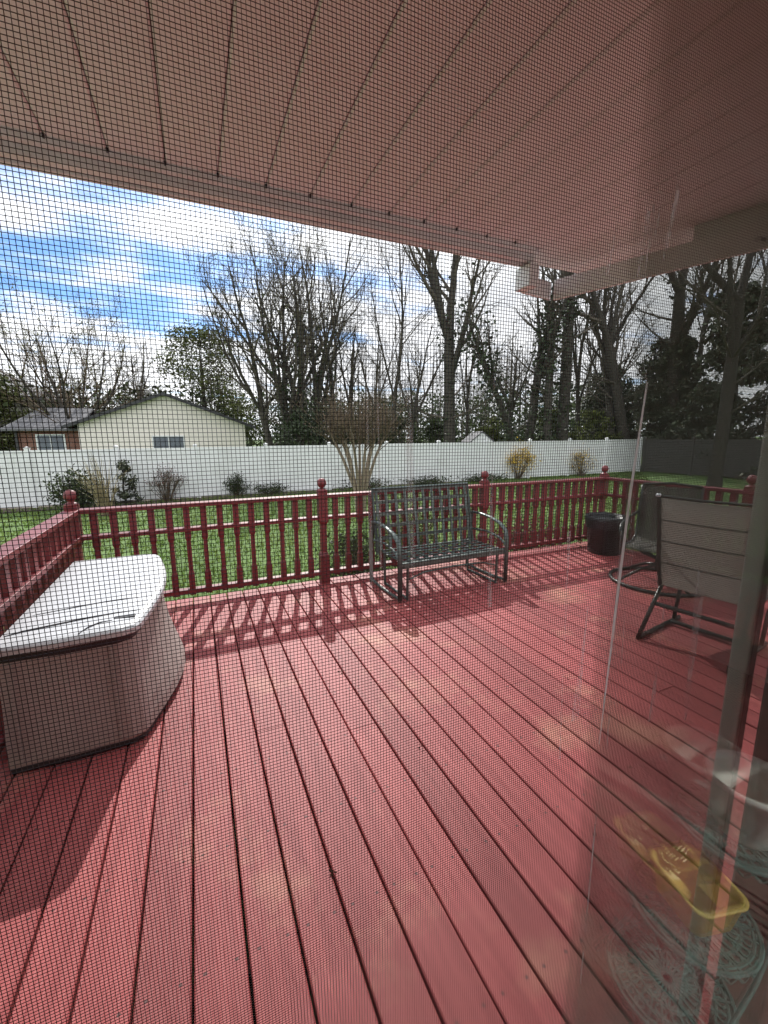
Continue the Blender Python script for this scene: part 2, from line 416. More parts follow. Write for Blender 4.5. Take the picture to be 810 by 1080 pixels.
# ------------------------------------------------------------------ insect screen and door panes
sd = thing('screen_door', 'charcoal insect screen door with a grey stile in front of the whole deck', 'screen door', (0,.155,.1))
mb = MB(); pt = .00142; r = .000116
X0, X1, Z0, Z1 = -.76, .374, .02, 1.98
wav = lambda a, b: .00042*math.sin(9*a+5.1*b)*math.sin(4.3*b+1)+.00022*math.sin(31*a-17*b)+.00012*math.sin(140*a+60*b)
bow = lambda x, z: .0012*math.sin(5*x+2.2*z)
XS = [X0+(X1-X0)*k/24 for k in range(25)]; ZS = [Z0+(Z1-Z0)*k/36 for k in range(37)]
n = int((X1-X0)/pt)
for i in range(n):
    x = X0+i*pt
    mb.tube([(x+wav(x,z),bow(x,z),z) for z in ZS], r, 4, caps=False)
n = int((Z1-Z0)/pt)
for i in range(n):
    z = Z0+i*pt
    mb.tube([(x,.00012+bow(x,z),z+wav(z+3,x*2)) for x in XS], r, 4, caps=False)
mb.build('mesh_screen', M['wire'], sd)
MB().box(.377,.3805,.005,.018,-.005,2.02).build('stile', M['stile'], sd, bevel=.002)
MB().box(.381,.387,.005,.011,-.005,2.02).build('gasket', M['gasket'], sd)
MB().box(-.815,-.761,-.012,.012,-.005,2.02).build('stile', M['stile'], sd)
MB().box(-.76,.376,-.012,.012,-.005,.019).build('bottom_rail', M['stile'], sd)
MB().box(-.76,.376,-.012,.012,1.981,2.02).build('top_rail', M['stile'], sd)
jb = MB().box(.454,.52,.15,.18,.091,2.13).build('door_post', M['darkpost'], bevel=.003); tag(jb, 'dark fixed door post beside the pale screen stile', 'post')
MB().box(.4545,.460,.142,.1495,.091,2.13).build('weather_strip', M['gasket'], jb)
def pane(label, x0, y, z0=.1):
    t = thing('glass_door', label, 'glass door', (0,y,0), 0, 'sliding glass door panels')
    g = MB()
    for yy in (-.002,.002): g.add([(x0,yy,.14),(1.74,yy,.14),(1.74,yy,2.06),(x0,yy,2.06)], [(0,1,2,3) if yy < 0 else (3,2,1,0)])
    g.build('glass_pane', M['glass'], t)
    MB().box(1.741,1.79,-.015,.015,.1,2.1).build('stile', M['stile'], t)
    MB().box(x0,1.74,-.015,.015,.095,.139).build('bottom_rail', M['stile'], t)
    MB().box(x0,1.74,-.015,.015,2.061,2.1).build('top_rail', M['stile'], t)
    return t
gp = pane('clear glass door panel mirroring a yellow basin, the nearer and brighter reflection', .0795, .06)
gp2 = pane('second clear glass door panel giving the fainter doubled reflection', .152, .115)
# reflected streaks and glints painted as strips on the inner pane: x, z-top, z-bottom, width
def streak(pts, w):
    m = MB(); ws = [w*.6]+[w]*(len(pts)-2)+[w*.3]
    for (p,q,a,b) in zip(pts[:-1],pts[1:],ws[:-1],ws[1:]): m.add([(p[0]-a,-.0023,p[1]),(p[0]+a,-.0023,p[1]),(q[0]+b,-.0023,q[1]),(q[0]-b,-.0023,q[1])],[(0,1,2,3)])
    m.build('painted_glint', M['streakb' if w == .00042 else 'streak'], gp)

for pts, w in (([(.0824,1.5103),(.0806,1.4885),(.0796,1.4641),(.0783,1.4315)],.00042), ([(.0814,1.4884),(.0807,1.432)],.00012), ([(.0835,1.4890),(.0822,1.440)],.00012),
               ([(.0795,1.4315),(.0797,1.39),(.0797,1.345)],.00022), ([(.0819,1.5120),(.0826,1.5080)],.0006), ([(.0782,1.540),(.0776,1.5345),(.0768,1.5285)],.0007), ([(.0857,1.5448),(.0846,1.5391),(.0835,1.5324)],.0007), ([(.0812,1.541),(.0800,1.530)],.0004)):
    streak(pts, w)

def refl_strip(x, z1, z0, w, dx=0):                                    # pale strips painted for glass reflections, laid on the inside of the mesh
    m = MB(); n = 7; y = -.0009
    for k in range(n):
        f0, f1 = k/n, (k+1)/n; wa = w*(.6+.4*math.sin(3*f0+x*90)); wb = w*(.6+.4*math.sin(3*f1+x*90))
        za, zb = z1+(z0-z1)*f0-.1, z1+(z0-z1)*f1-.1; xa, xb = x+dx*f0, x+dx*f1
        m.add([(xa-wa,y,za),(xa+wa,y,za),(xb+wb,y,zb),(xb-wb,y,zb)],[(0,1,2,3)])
    m.build('painted_reflection', M['faint_glint'], sd)
REFL_STRIPS = [(0.0613,1.5232,1.4386,0.00082,0.0013), (0.0659,1.5217,1.4462,0.00052,0.0010), (0.0790,1.5151,1.4356,0.00173,0.0031), (0.1208,1.5243,1.4197,0.00118,0.0024), (0.1717,1.4522,1.3184,0.00167,0.0055), (0.2108,1.4484,1.3111,0.00090,0.0058), (0.2179,1.4690,1.3666,0.00060,0.0040), (0.2905,1.4222,1.3073,0.00485,0.0026), (0.2558,1.3964,1.3186,0.00268,0.0000), (0.1900,1.4079,1.3396,0.00298,-0.0031), (0.1897,1.6059,1.5747,0.00127,-0.0055), (0.2290,1.6220,1.5824,0.00162,-0.0048), (0.2124,1.6103,1.5783,0.00079,-0.0020)]
for a in REFL_STRIPS: refl_strip(*a)

# ------------------------------------------------------------------ vertical blinds stacked inside, plant stand with pot and basin
vb = thing('vertical_blind', 'pale vertical blind vanes gathered beside the glass door', 'blind', (0,0,0))
MB().box(.75,1.6,-.16,-.09,2.12,2.17).build('headrail', M['trim'], vb)
for i in range(7):
    xx = 1.42+.03*i
    MB().box(-.044,.044,-.0008,.0008,.12,2.118, Matrix.Translation((xx,-.125,0)) @ Matrix.Rotation(R(70+5*math.sin(i*2.1)),4,'Z')).build('vane', M['blind'], vb)
ps = thing('plant_stand', 'green cast iron tiered plant stand with lacy shelves', 'plant stand', (1.10,-.39,.05))
def shelf(cx, z, rad):
    m = MB()
    for rr in (1,.9,.72,.5,.28):
        m.tube([(cx+math.cos(a)*rad*rr, math.sin(a)*rad*rr, z) for a in [2*math.pi*k/28 for k in range(28)]], .006 if rr==1 else .0045, 6, closed=True)
    for k in range(24):
        a = 2*math.pi*k/24; m.tube([(cx+math.cos(a)*rad*.08,math.sin(a)*rad*.08,z),(cx+math.cos(a+.18)*rad*.5,math.sin(a+.18)*rad*.5,z+.002),(cx+math.cos(a)*rad,math.sin(a)*rad,z)], .0036, 4)
    for rr, nn, q in ((.81,22,.0105),(.61,16,.0115),(.39,10,.0115)):
        for k in range(nn):
            a = 2*math.pi*k/nn; px, py = cx+math.cos(a)*rad*rr, math.sin(a)*rad*rr
            m.tube([(px+math.cos(b)*q,py+math.sin(b)*q,z) for b in [2*math.pi*j/8 for j in range(8)]], .0036, 4, closed=True)
    for k in range(26):                                   # scalloped apron hanging under the rim
        a0, a1 = 2*math.pi*k/26, 2*math.pi*(k+1)/26
        m.tube([(cx+math.cos(a)*rad*1.0,math.sin(a)*rad*1.0,z-.022*math.sin(math.pi*j/5)) for j,a in enumerate([a0+(a1-a0)*j/5 for j in range(6)])], .0036, 4)
    return m
for cx, z, rad in ((.15,.42,.14),(.0,.225,.14),(-.06,.03,.14)):
    shelf(cx, z, rad).build('shelf', M['iron'], ps)
for (lx, ly) in ((-.05,.11),(-.05,-.11)):
    MB().tube([(.27,ly*.8,.56),(.29,ly*.8,.45),(.22,ly,.36),(.14,ly*1.1,.22),(.06,ly*1.15,.12),(-.08,ly*1.2,.04),(-.16,ly*1.25,.0)], .006, 6).build('leg', M['iron'], ps, smooth=True)
    MB().tube([(.27,ly*.8,.55),(.28,ly*.8,.3),(.29,ly,.0)], .006, 6).build('leg', M['iron'], ps, smooth=True)
pt_ = thing('plant_pot', 'round grey plastic plant pot on the top tier of the iron stand', 'pot', (1.25,-.37,.475))
MB().lathe([(0,0),(.062,0),(.066,.006),(.088,.135),(.096,.137),(.099,.145),(.098,.155),(.092,.157),(.085,.137),(.06,.02),(0,.016)], n=36).build('shell', M['pot'], pt_, smooth=True)
mb = MB(); rnd = random.Random(9)
for i in range(46):
    a = rnd.uniform(0,6.28); q = rnd.uniform(0,.05); p = Vector((math.cos(a)*q,math.sin(a)*q,.02)); d = Vector((rnd.uniform(-1,1),rnd.uniform(-1,1),.5))*.03
    mb.tube([p,p+d,p+d*1.5+Vector((0,0,-.01))], .0008, 3)
mb.build('dry_roots', M['drygrass'], pt_)
def rrect(hx, hy, rr, z, n=5):
    out = []
    for cx, cy, a0 in ((hx-rr,hy-rr,0),(-hx+rr,hy-rr,90),(-hx+rr,-hy+rr,180),(hx-rr,-hy+rr,270)):
        for k in range(n+1):
            a = R(a0+90*k/n); out.append((cx+math.cos(a)*rr, cy+math.sin(a)*rr, z))
    return out
bs = MB().loft([rrect(.055,.062,.022,0),rrect(.06,.068,.024,.004),rrect(.071,.081,.028,.082),rrect(.077,.087,.03,.085),rrect(.077,.087,.03,.092),rrect(.068,.078,.027,.09),rrect(.056,.064,.022,.008)], True, True)
bo = bs.build('basin', M['basin'], smooth=True, loc=(1.105,-.39,.281)); bo.rotation_euler = (0,0,.25)
tag(bo, 'yellow plastic basin on the middle tier of the iron stand', 'basin')

# ------------------------------------------------------------------ deck storage box
sb = thing('storage_box', 'large tan resin deck box with a white hinged lid', 'storage box', (-.58,2.92,0))
def plan(grow, z, bow=.075, ch=.07):
    x0, x1, y0, y1 = -.285-grow*.3, .255+grow, -.70-grow, .70+grow*.5
    pts = [(x0,y0),(x0+.25,y0-.012),(x1-ch,y0+.004),(x1-.02,y0+.03),(x1,y0+ch)]
    for k in range(1,8):
        t = k/8; pts.append((x1+bow*math.sin(math.pi*t), y0+ch+(y1-y0-2*ch)*t))
    pts += [(x1,y1-ch),(x1-.02,y1-.03),(x1-ch,y1),(x0,y1)]
    return [(a,b,z) for a,b in pts]
MB().loft([plan(.0,0,.11),plan(.008,.012,.130),plan(.008,.034,.136)]).build('foot_shade_strip', M['black'], sb)  # black strip painted in for the shadow along the box foot
MB().loft([plan(.010,.035,.142),plan(.016,.05,.150),plan(.013,.10,.142),plan(.008,.17,.12),plan(.0,.25,.10),plan(-.006,.36,.08),plan(-.012,.535,.07)]).build('body', M['tan'], sb, smooth=False)
MB().loft([plan(-.012,.536),plan(-.006,.572)]).build('lid_shade_band', M['black'], sb)  # black band standing in for the shade under the lid overhang
lid = MB().loft([plan(.006,.573),plan(.018,.582),plan(.019,.606),plan(.010,.617),plan(-.012,.624),plan(-.10,.632),plan(-.2,.636)]).build('lid', M['white'], sb, smooth=False)
mb = MB()
for yy in (-.36,-.56):
    mb.tube([(-.262,yy-.06,.630),(-.2,yy-.04,.636),(0,yy,.6375),(.08,yy+.015,.637),(.16,yy+.03,.6335),(.245,yy+.045,.6255)], .0035, 4)
mb.tube([(.03,-.705,.622),(.06,-.66,.6305),(.10,-.625,.632),(.15,-.615,.629)], .003, 4)
mb.build('lid_groove', M['dark'], lid)
MB().box(.155,.245,-.605,-.57,.618,.6315).build('lid_handle', M['black'], lid, bevel=.003)
mb = MB()
pass
for xx in (-.235,.15): MB().tube([(xx,-.720,.06),(xx,-.708,.25),(xx,-.700,.53)], .006, 4).build('corner_rib', M['tan'], sb)

# ------------------------------------------------------------------ glider bench
gb = thing('glider_bench', 'dark green metal glider bench with a lattice back by the railing', 'bench', (2.22,3.62,0), R(1.5))
W2 = .60
mb = MB()
zt = lambda t: .36+.60*t
yb = lambda t: .22+.13*t
for i in range(6):
    t = i/5; z = zt(t); y = yb(t)
    if i: mb.box(-.575,.575,y-.004,y+.004,z-.018,z+.018)
for i in range(11):
    x = -.55+1.1*i/10
    a, b = Vector((x,yb(.0)-.002,zt(.0))), Vector((x,yb(1)-.002,zt(1)))
    mb.loft([[(x-.0155,a.y-.003,a.z),(x+.0155,a.y-.003,a.z),(x+.0155,a.y+.003,a.z),(x-.0155,a.y+.003,a.z)],[(x-.0155,b.y-.003,b.z),(x+.0155,b.y-.003,b.z),(x+.0155,b.y+.003,b.z),(x-.0155,b.y+.003,b.z)]])
mb.build('lattice_back', M['bench'], gb)
MB().tube([(-.59,yb(0),.33),(-.59,yb(1),.975),(.59,yb(1),.975),(.59,yb(0),.33)], .019, 6).build('back_frame', M['bench'], gb)
mb = MB()
for i in range(12):
    x = -.55+1.1*i/11; mb.box(x-.017,x+.017,-.29,.21,.354,.360)
for i in range(6):
    y = -.24+.43*i/5; mb.box(-.57,.57,y-.017,y+.017,.362,.368)
mb.build('seat', M['bench'], gb)
MB().box(-.59,.59,-.315,-.285,.315,.37).build('seat_apron', M['bench'], gb, bevel=.004)
mb = MB(); mb.tube([(-.5,-.28,.2),(-.35,-.28,.245),(0,-.28,.262),(.35,-.28,.245),(.5,-.28,.2)], .008, 6); mb.build('front_stretcher', M['bench'], gb)
for s in (-1,1):
    x = s*.615
    ar = MB().tube([(x,.27,.66),(x,.12,.665),(x,-.05,.65),(x,-.2,.615),(x,-.29,.555),(x,-.315,.45),(x,-.315,.02)], .021, 8, flat=(.7,1.2)).build('arm', M['bench'], gb, smooth=True)
    MB().tube([(x,.25,.47),(x,0,.49),(x,-.2,.46),(x,-.31,.40)], .012, 6).build('arm_rail', M['bench'], ar)
    MB().tube([(x,.34,.0),(x,.335,.3),(x,.27,.66)], .018, 6).build('leg', M['bench'], gb)
    MB().tube([(x,-.315,.035),(x,-.1,.02),(x,.15,.02),(x,.34,.035)], .014, 6).build('base_runner', M['bench'], gb)
    x2 = s*.52
    MB().tube([(x2,-.28,.0),(x2,-.285,.31)], .013, 6).build('glide_arm', M['bench'], gb)
    MB().tube([(x2,.2,.0),(x2,.21,.34)], .013, 6).build('glide_arm', M['bench'], gb)
    MB().tube([(x2,-.28,.015),(x2,.2,.015)], .011, 6).build('base_tube', M['bench'], gb)

# ------------------------------------------------------------------ sling chairs
def sling_mb(prof, hw, n=9, sag=.02, th=.004):
    m = MB(); ring = []
    for (x,z) in prof:
        row = [(x+sag*(1-(2*k/(n-1)-1)**2), -hw+2*hw*k/(n-1), z-sag*.4*(1-(2*k/(n-1)-1)**2)) for k in range(n)]
        ring.append(row)
    base = len(m.v)
    for r in ring: m.v.extend(r)
    for i in range(len(ring)-1):
        for k in range(n-1): m.f.append((i*n+k,i*n+k+1,(i+1)*n+k+1,(i+1)*n+k))
    return m
# chair A faces +x in its own frame
ca = thing('sling_chair', 'high backed tan mesh sling patio chair on a sled base, seen from behind', 'chair', (3.32,1.70,0), R(9), 'sling patio chairs on the deck')
back = [(-.27,1.06),(-.25,.95),(-.215,.8),(-.185,.65),(-.15,.5),(-.11,.38)]
seat = [(-.11,.38),(0,.37),(.2,.405),(.36,.43),(.42,.42)]
s_ = sling_mb(back+seat[1:], .265); o = s_.build('sling', M['sling'], ca, smooth=True)
m_ = o.modifiers.new('solid','SOLIDIFY'); m_.thickness = .004
mb = MB()
for (x,z) in ((-.236,.90),(-.202,.74),(-.165,.57)): mb.tube([(x-.003+.02*(1-(2*k/8-1)**2),-.262+.524*k/8,z-.008*(1-(2*k/8-1)**2)) for k in range(9)], .005, 6)
mb.build('sling_seam', M['sling2'], o)
for s in (-1,1):
    y = s*.278
    MB().tube([(p[0],y,p[1]) for p in [(-.275,1.075)]+back+seat[1:]], .014, 8).build('side_rail', M['chairm'], ca, smooth=True)
    MB().tube([(-.20,y*1.02,.70),(-.12,y*1.1,.67),(.1,y*1.12,.66),(.3,y*1.1,.645),(.36,y*1.08,.60),(.33,y*1.04,.45),(.25,y,.25),(.20,y,.03)], .014, 8).build('arm', M['chairm'], ca, smooth=True)
    MB().tube([(-.05,y,.40),(-.20,y,.22),(-.36,y,.02)], .017, 8, flat=(1.3,.8)).build('leg', M['chairm'], ca, smooth=True)
    MB().tube([(-.37,y,.016),(.0,y,.016),(.30,y,.016)], .016, 8, flat=(1.2,.8)).build('runner', M['chairm'], ca)
    MB().lathe([(0,-.012),(.018,-.01),(.02,.0),(.012,.012),(0,.014)], (-.278,y,1.08), 10).build('end_cap', M['white'], ca, smooth=True)
MB().tube([(-.275,-.265,1.075),(-.262,0,1.068),(-.275,.265,1.075)], .010, 8).build('top_bar', M['chairm'], ca)
MB().tube([(-.16,-.27,.24),(-.16,.27,.24)], .016, 8).build('cross_bar', M['chairm'], ca)
MB().tube([(.12,-.27,.03),(.12,.27,.03)], .016, 8).build('cross_bar', M['chairm'], ca)
# chair B: swivel rocker on a round base ring
cb = thing('sling_chair', 'dark metal swivel patio chair on a round base ring, beyond the tan sling chair', 'chair', (4.28,2.68,0), R(205), 'sling patio chairs on the deck')
backb = [(-.34,.97),(-.31,.85),(-.28,.7),(-.245,.55),(-.2,.43)]; seatb = [(-.2,.43),(-.05,.39),(.15,.40),(.3,.42),(.36,.40)]
o = sling_mb(backb+seatb[1:], .25).build('sling', M['sling2'], cb, smooth=True); m_ = o.modifiers.new('solid','SOLIDIFY'); m_.thickness = .004
for s in (-1,1):
    y = s*.265
    MB().tube([(p[0],y,p[1]) for p in backb+seatb[1:]], .014, 8).build('side_rail', M['chairm'], cb, smooth=True)
    MB().tube([(-.27,y*1.02,.68),(-.15,y*1.15,.655),(.05,y*1.2,.64),(.26,y*1.2,.62),(.37,y*1.15,.585),(.40,y*1.05,.5),(.33,y,.41)], .015, 8).build('arm', M['chairm'], cb, smooth=True)
    MB().tube([(.1,y,.4),(.05,y*.5,.3),(0,0,.24)], .014, 8).build('seat_brace', M['chairm'], cb, smooth=True)
    MB().tube([(-.12,y,.40),(-.05,y*.5,.3),(0,0,.24)], .014, 8).build('seat_brace', M['chairm'], cb, smooth=True)
MB().tube([(-.34,-.26,.975),(-.335,0,1.0),(-.34,.26,.975)], .014, 8).build('top_bar', M['chairm'], cb)
MB().tube([(math.cos(a)*.43,math.sin(a)*.43,.018) for a in [2*math.pi*k/36 for k in range(36)]], .017, 8, closed=True).build('base_ring', M['chairm'], cb, smooth=True)
for k in range(4):
    a = math.pi/4+math.pi/2*k
    MB().tube([(0,0,.2),(math.cos(a)*.2,math.sin(a)*.2,.14),(math.cos(a)*.43,math.sin(a)*.43,.03)], .014, 8).build('base_arm', M['chairm'], cb, smooth=True)
MB().tube([(0,0,.14),(0,0,.28)], .035, 12).build('swivel_post', M['chairm'], cb)

# ------------------------------------------------------------------ bin
bn = thing('dustbin', 'black plastic bin standing in the far deck corner', 'bin', (4.80,3.72,0))
MB().lathe([(0,.0),(.19,0),(.2,.01),(.235,.42),(.25,.425),(.25,.45),(.24,.452),(.243,.47),(.226,.47),(.19,.05),(0,.045)], n=28).build('shell', M['bin'], bn, smooth=True)
mb = MB(); rnd = random.Random(2)
ring = []
for j,(r_,z) in enumerate(((.236,.33),(.255,.44),(.257,.478),(.24,.49),(.22,.46))):
    ring.append([(math.cos(2*math.pi*k/40)*(r_+rnd.uniform(-.004,.006)), math.sin(2*math.pi*k/40)*(r_+rnd.uniform(-.004,.006)), z+rnd.uniform(-.006,.006)) for k in range(40)])
mb.loft(ring, False, False); mb.build('bin_liner', M['black'], bn, smooth=True)

# ------------------------------------------------------------------ yard fences
def fence(label, a, b, z_top0, z_top1, npan, group, fm='vinyl'):
    a, b = Vector(a), Vector(b); d = (b-a); L = d.length
    t = thing('yard_fence', label, 'fence', (a.x,a.y,0), math.atan2(d.y,d.x), group)
    for i in range(npan+1):
        x = L*i/npan; f = i/npan; zt_ = z_top0+(z_top1-z_top0)*f; p = a+d*f; zb = gz(p.x,p.y)
        po = MB().box(x-.063,x+.063,-.063,.063,zb-.3,zt_+.06).build('post', M[fm], t, bevel=.006)
        mb = MB(); mb.loft([[(x-.075,-.075,zt_+.061),(x+.075,-.075,zt_+.061),(x+.075,.075,zt_+.061),(x-.075,.075,zt_+.061)],[(x-.075,-.075,zt_+.08),(x+.075,-.075,zt_+.08),(x+.075,.075,zt_+.08),(x-.075,.075,zt_+.08)],[(x-.004,-.004,zt_+.125),(x+.004,-.004,zt_+.125),(x+.004,.004,zt_+.125),(x-.004,.004,zt_+.125)]])
        mb.build('post_cap', M[fm], po)
        if i < npan:
            x1 = L*(i+1)/npan; f1 = (i+1)/npan; zt1 = z_top0+(z_top1-z_top0)*f1; p1 = a+d*f1; zb1 = gz(p1.x,p1.y)
            zt_m = (zt_+zt1)/2; zb_m = (zb+zb1)/2
            mb = MB(); xa, xb = x+.064, x1-.064
            mb.box(xa,xb,-.025,.025,zt_m-.09,zt_m); mb.box(xa,xb,-.025,.025,zb_m+.05,zb_m+.2)
            nb = int((xb-xa)/.15)
            for k in range(nb):
                u0 = xa+(xb-xa)*k/nb; u1 = xa+(xb-xa)*(k+1)/nb-.006
                mb.box(u0,u1,-.012,.012,zb_m+.201,zt_m-.091)
            mb.box(xa,xb,-.004,.004,zb_m+.202,zt_m-.092)
            mb.build('panel', M[fm], t)
    return t
fence('long white vinyl privacy fence along the back of the lawn', (-19.6,17.9,0), (22.1,15.5,0), 1.06, 1.30, 17, None)
fence('dark weathered board fence under the evergreens', (22.2,15.3,0), (22.2,-4,0), 1.30, 1.26, 8, None, 'greyfence')

# ------------------------------------------------------------------ neighbour houses and shed
nh = thing('neighbour_house', 'cream gable ended house with a brick wing behind the white fence', 'house', (-1.75,35.5,0), R(-2))
mb = MB()
gz0 = -.8
hwid = 5.5
mb.loft([[(-hwid,0,gz0),(hwid,0,gz0),(hwid,0,2.5),(0,0,4.60),(-hwid,0,2.5)],[(-hwid,10,gz0),(hwid,10,gz0),(hwid,10,2.5),(0,10,4.60),(-hwid,10,2.5)]])
wl = mb.build('wall', M['cream'], nh)
mb = MB()
for k in range(20):
    z = gz0+.2+k*.23; half = hwid if z < 2.5 else hwid*(4.60-z)/2.1
    if half > .3: mb.box(-half,half,-.018,-.002,z,z+.025)
mb.build('siding_lap', M['cream'], wl)
mb = MB(); th = .14
for s in (-1,1):
    mb.loft([[(0,-.45,4.61),(0,10.4,4.61),(0,10.4,4.61+th),(0,-.45,4.61+th)],[(s*(hwid+.75),-.45,2.24),(s*(hwid+.75),10.4,2.24),(s*(hwid+.75),10.4,2.24+th),(s*(hwid+.75),-.45,2.24+th)]])
rf = mb.build('roof', M['shingle'], nh)
mb = MB()
for s in (-1,1):
    mb.loft([[(0,-.5,4.55),(0,-.455,4.55),(0,-.455,4.78),(0,-.5,4.78)],[(s*(hwid+.8),-.5,2.16),(s*(hwid+.8),-.455,2.16),(s*(hwid+.8),-.455,2.38),(s*(hwid+.8),-.5,2.38)]])
mb.build('barge_board', M['dark'], rf)
wn = MB().box(-.95,1.05,-.04,-.019,.78,1.62).build('window', M['wglass'], nh)
mb = MB()
mb.box(-1.03,1.13,-.06,-.041,1.62,1.70); mb.box(-1.03,1.13,-.06,-.041,.70,.78); mb.box(-1.03,-.95,-.06,-.041,.78,1.62); mb.box(1.05,1.13,-.06,-.041,.78,1.62); mb.box(.02,.08,-.06,-.041,.78,1.62)
mb.build('window_frame', M['trim'], wn)
MB().box(-9.4,-hwid-.02,1.2,9,gz0,2.15).build('brick_wall', M['brick'], nh)
mb = MB(); mb.loft([[(-10.0,.6,2.06),(-hwid-.03,.6,2.06),(-hwid-.03,.6,2.2),(-10.0,.6,2.2)],[(-8.9,5.0,3.72),(-hwid-.03,5.0,3.72),(-hwid-.03,5.0,3.86),(-8.9,5.0,3.86)],[(-10.0,9.4,2.06),(-hwid-.03,9.4,2.06),(-hwid-.03,9.4,2.2),(-10.0,9.4,2.2)]])
mb.build('wing_roof', M['shingle'], nh)
wn = MB().box(-8.2,-6.7,1.16,1.199,.55,1.75).build('window', M['wglass'], nh)
mb = MB(); mb.box(-8.3,-6.6,1.13,1.159,1.751,1.83); mb.box(-8.3,-8.201,1.13,1.159,.5,1.75); mb.box(-6.699,-6.6,1.13,1.159,.5,1.75); mb.box(-7.49,-7.41,1.13,1.159,.5,1.75)
mb.build('window_frame', M['trim'], wn)
MB().box(-9.4,-9.28,1.02,1.18,gz0,2.05).build('downpipe', M['dark'], nh)

h2 = thing('tall_house', 'dark roofed house corner behind the bare budding tree', 'house', (-19.6,43,0), R(-20))
mb = MB(); mb.loft([[(-5,0,-.5),(5.2,0,-.5),(5.2,0,5.3),(0,0,7.9),(-5,0,5.3)],[(-5,9,-.5),(5.2,9,-.5),(5.2,9,5.3),(0,9,7.9),(-5,9,5.3)]]); mb.build('wall', M['siding'], h2)
mb = MB()
for s in (-1,1): mb.loft([[(0,-.4,7.92),(0,9.4,7.92),(0,9.4,8.12),(0,-.4,8.12)],[(s*6.2,-.4,4.85),(s*6.2,9.4,4.85),(s*6.2,9.4,5.05),(s*6.2,-.4,5.05)]])
mb.build('roof', M['shingle'], h2)

sh = thing('garden_shed', 'small white gabled shed with a grey roof behind the fence', 'shed', (15.65,20.85,0), R(-26))
mb = MB(); mb.loft([[(-.62,0,-.5),(.62,0,-.5),(.62,0,1.22),(0,0,1.74),(-.62,0,1.22)],[(-.62,3.4,-.5),(.62,3.4,-.5),(.62,3.4,1.22),(0,3.4,1.74),(-.62,3.4,1.22)]])
mb.build('wall', M['vinyl'], sh)
mb = MB()
for s in (-1,1): mb.loft([[(0,-.08,1.75),(0,3.5,1.75),(0,3.5,1.81),(0,-.08,1.81)],[(s*.75,-.08,1.12),(s*.75,3.5,1.12),(s*.75,3.5,1.18),(s*.75,-.08,1.18)]])
mb.build('roof', M['shingle'], sh)

# ------------------------------------------------------------------ trees
def grow_tree(rnd, h, r, lean=(0,0), split=.35, nb=(4,6,5,3), spread=.45, limb=.62, levels=4, sides=(8,6,5,3,3), wob=.05, side=3):
    """trunk that divides into nb[0] limbs at about split*h, each branching to fine twigs"""
    trunk, twig, tips = MB(), MB(), []
    def br(p, d, L, r0, lv):
        n = (7,8,6,4,3)[lv]; pts = [p.copy()]; rads = [r0]; dirs = []
        q = p.copy(); dd = d.copy()
        for i in range(n):
            dd = dd + Vector((rnd.gauss(0,wob*(.5+.8*lv)),rnd.gauss(0,wob*(.5+.8*lv)),rnd.gauss(0,wob)+(.09 if lv else 0)))
            dd.normalize(); q = q+dd*(L/n); pts.append(q.copy()); dirs.append(dd.copy())
            f = (i+1)/n; rads.append(max(.007, r0*(1-f*(.22 if lv == 0 else .82))))
        if lv == 0: rads[0] = r0*1.3
        (trunk if lv <= 1 else twig).tube(pts, rads, sides[lv], caps=False)
        if lv >= levels: tips.append(pts[-1]); tips.append(pts[len(pts)//2]); return
        if lv == 0:
            a0 = rnd.uniform(0,6.28)
            for k in range(nb[0]):
                a = a0+6.283*k/nb[0]+rnd.uniform(-.4,.4); ang = spread*rnd.uniform(.45,1.2)*(.35 if k == 0 else 1)
                o = Vector((math.cos(a),math.sin(a),0)); nd = (dirs[-1]*math.cos(ang)+o*math.sin(ang)).normalized()
                i = n if k < 2 else rnd.randint(n-2,n)
                br(pts[i], nd, h*limb*rnd.uniform(.78,1.05), r0*(.72 if k == 0 else rnd.uniform(.42,.62)), 1)
            for k in range(side):
                i = rnd.randint(n//2,n-1); a = rnd.uniform(0,6.28); nd = Vector((math.cos(a),math.sin(a),rnd.uniform(.15,.7))).normalized()
                br(pts[i], nd, h*.26*rnd.uniform(.6,1.2), r0*.22, 2)
            return
        for k in range(nb[lv]):
            f = .18+.82*(k+rnd.random())/nb[lv]
            i = min(n-1,int(f*n)); pp = pts[i].lerp(pts[i+1], f*n-i); base = dirs[i]
            o = base.orthogonal().normalized(); o.rotate(Matrix.Rotation(rnd.uniform(0,6.283),3,base))
            ang = rnd.uniform(.35,.85)
            nd = (base*math.cos(ang)+o*math.sin(ang)).normalized()
            br(pp, nd, L*(1-f*.5)*rnd.uniform(.42,.66), rads[i]*rnd.uniform(.45,.68), lv+1)
    br(Vector((0,0,-.2)), Vector((lean[0],lean[1],1)).normalized(), h*split, r, 0)
    return trunk, twig, tips
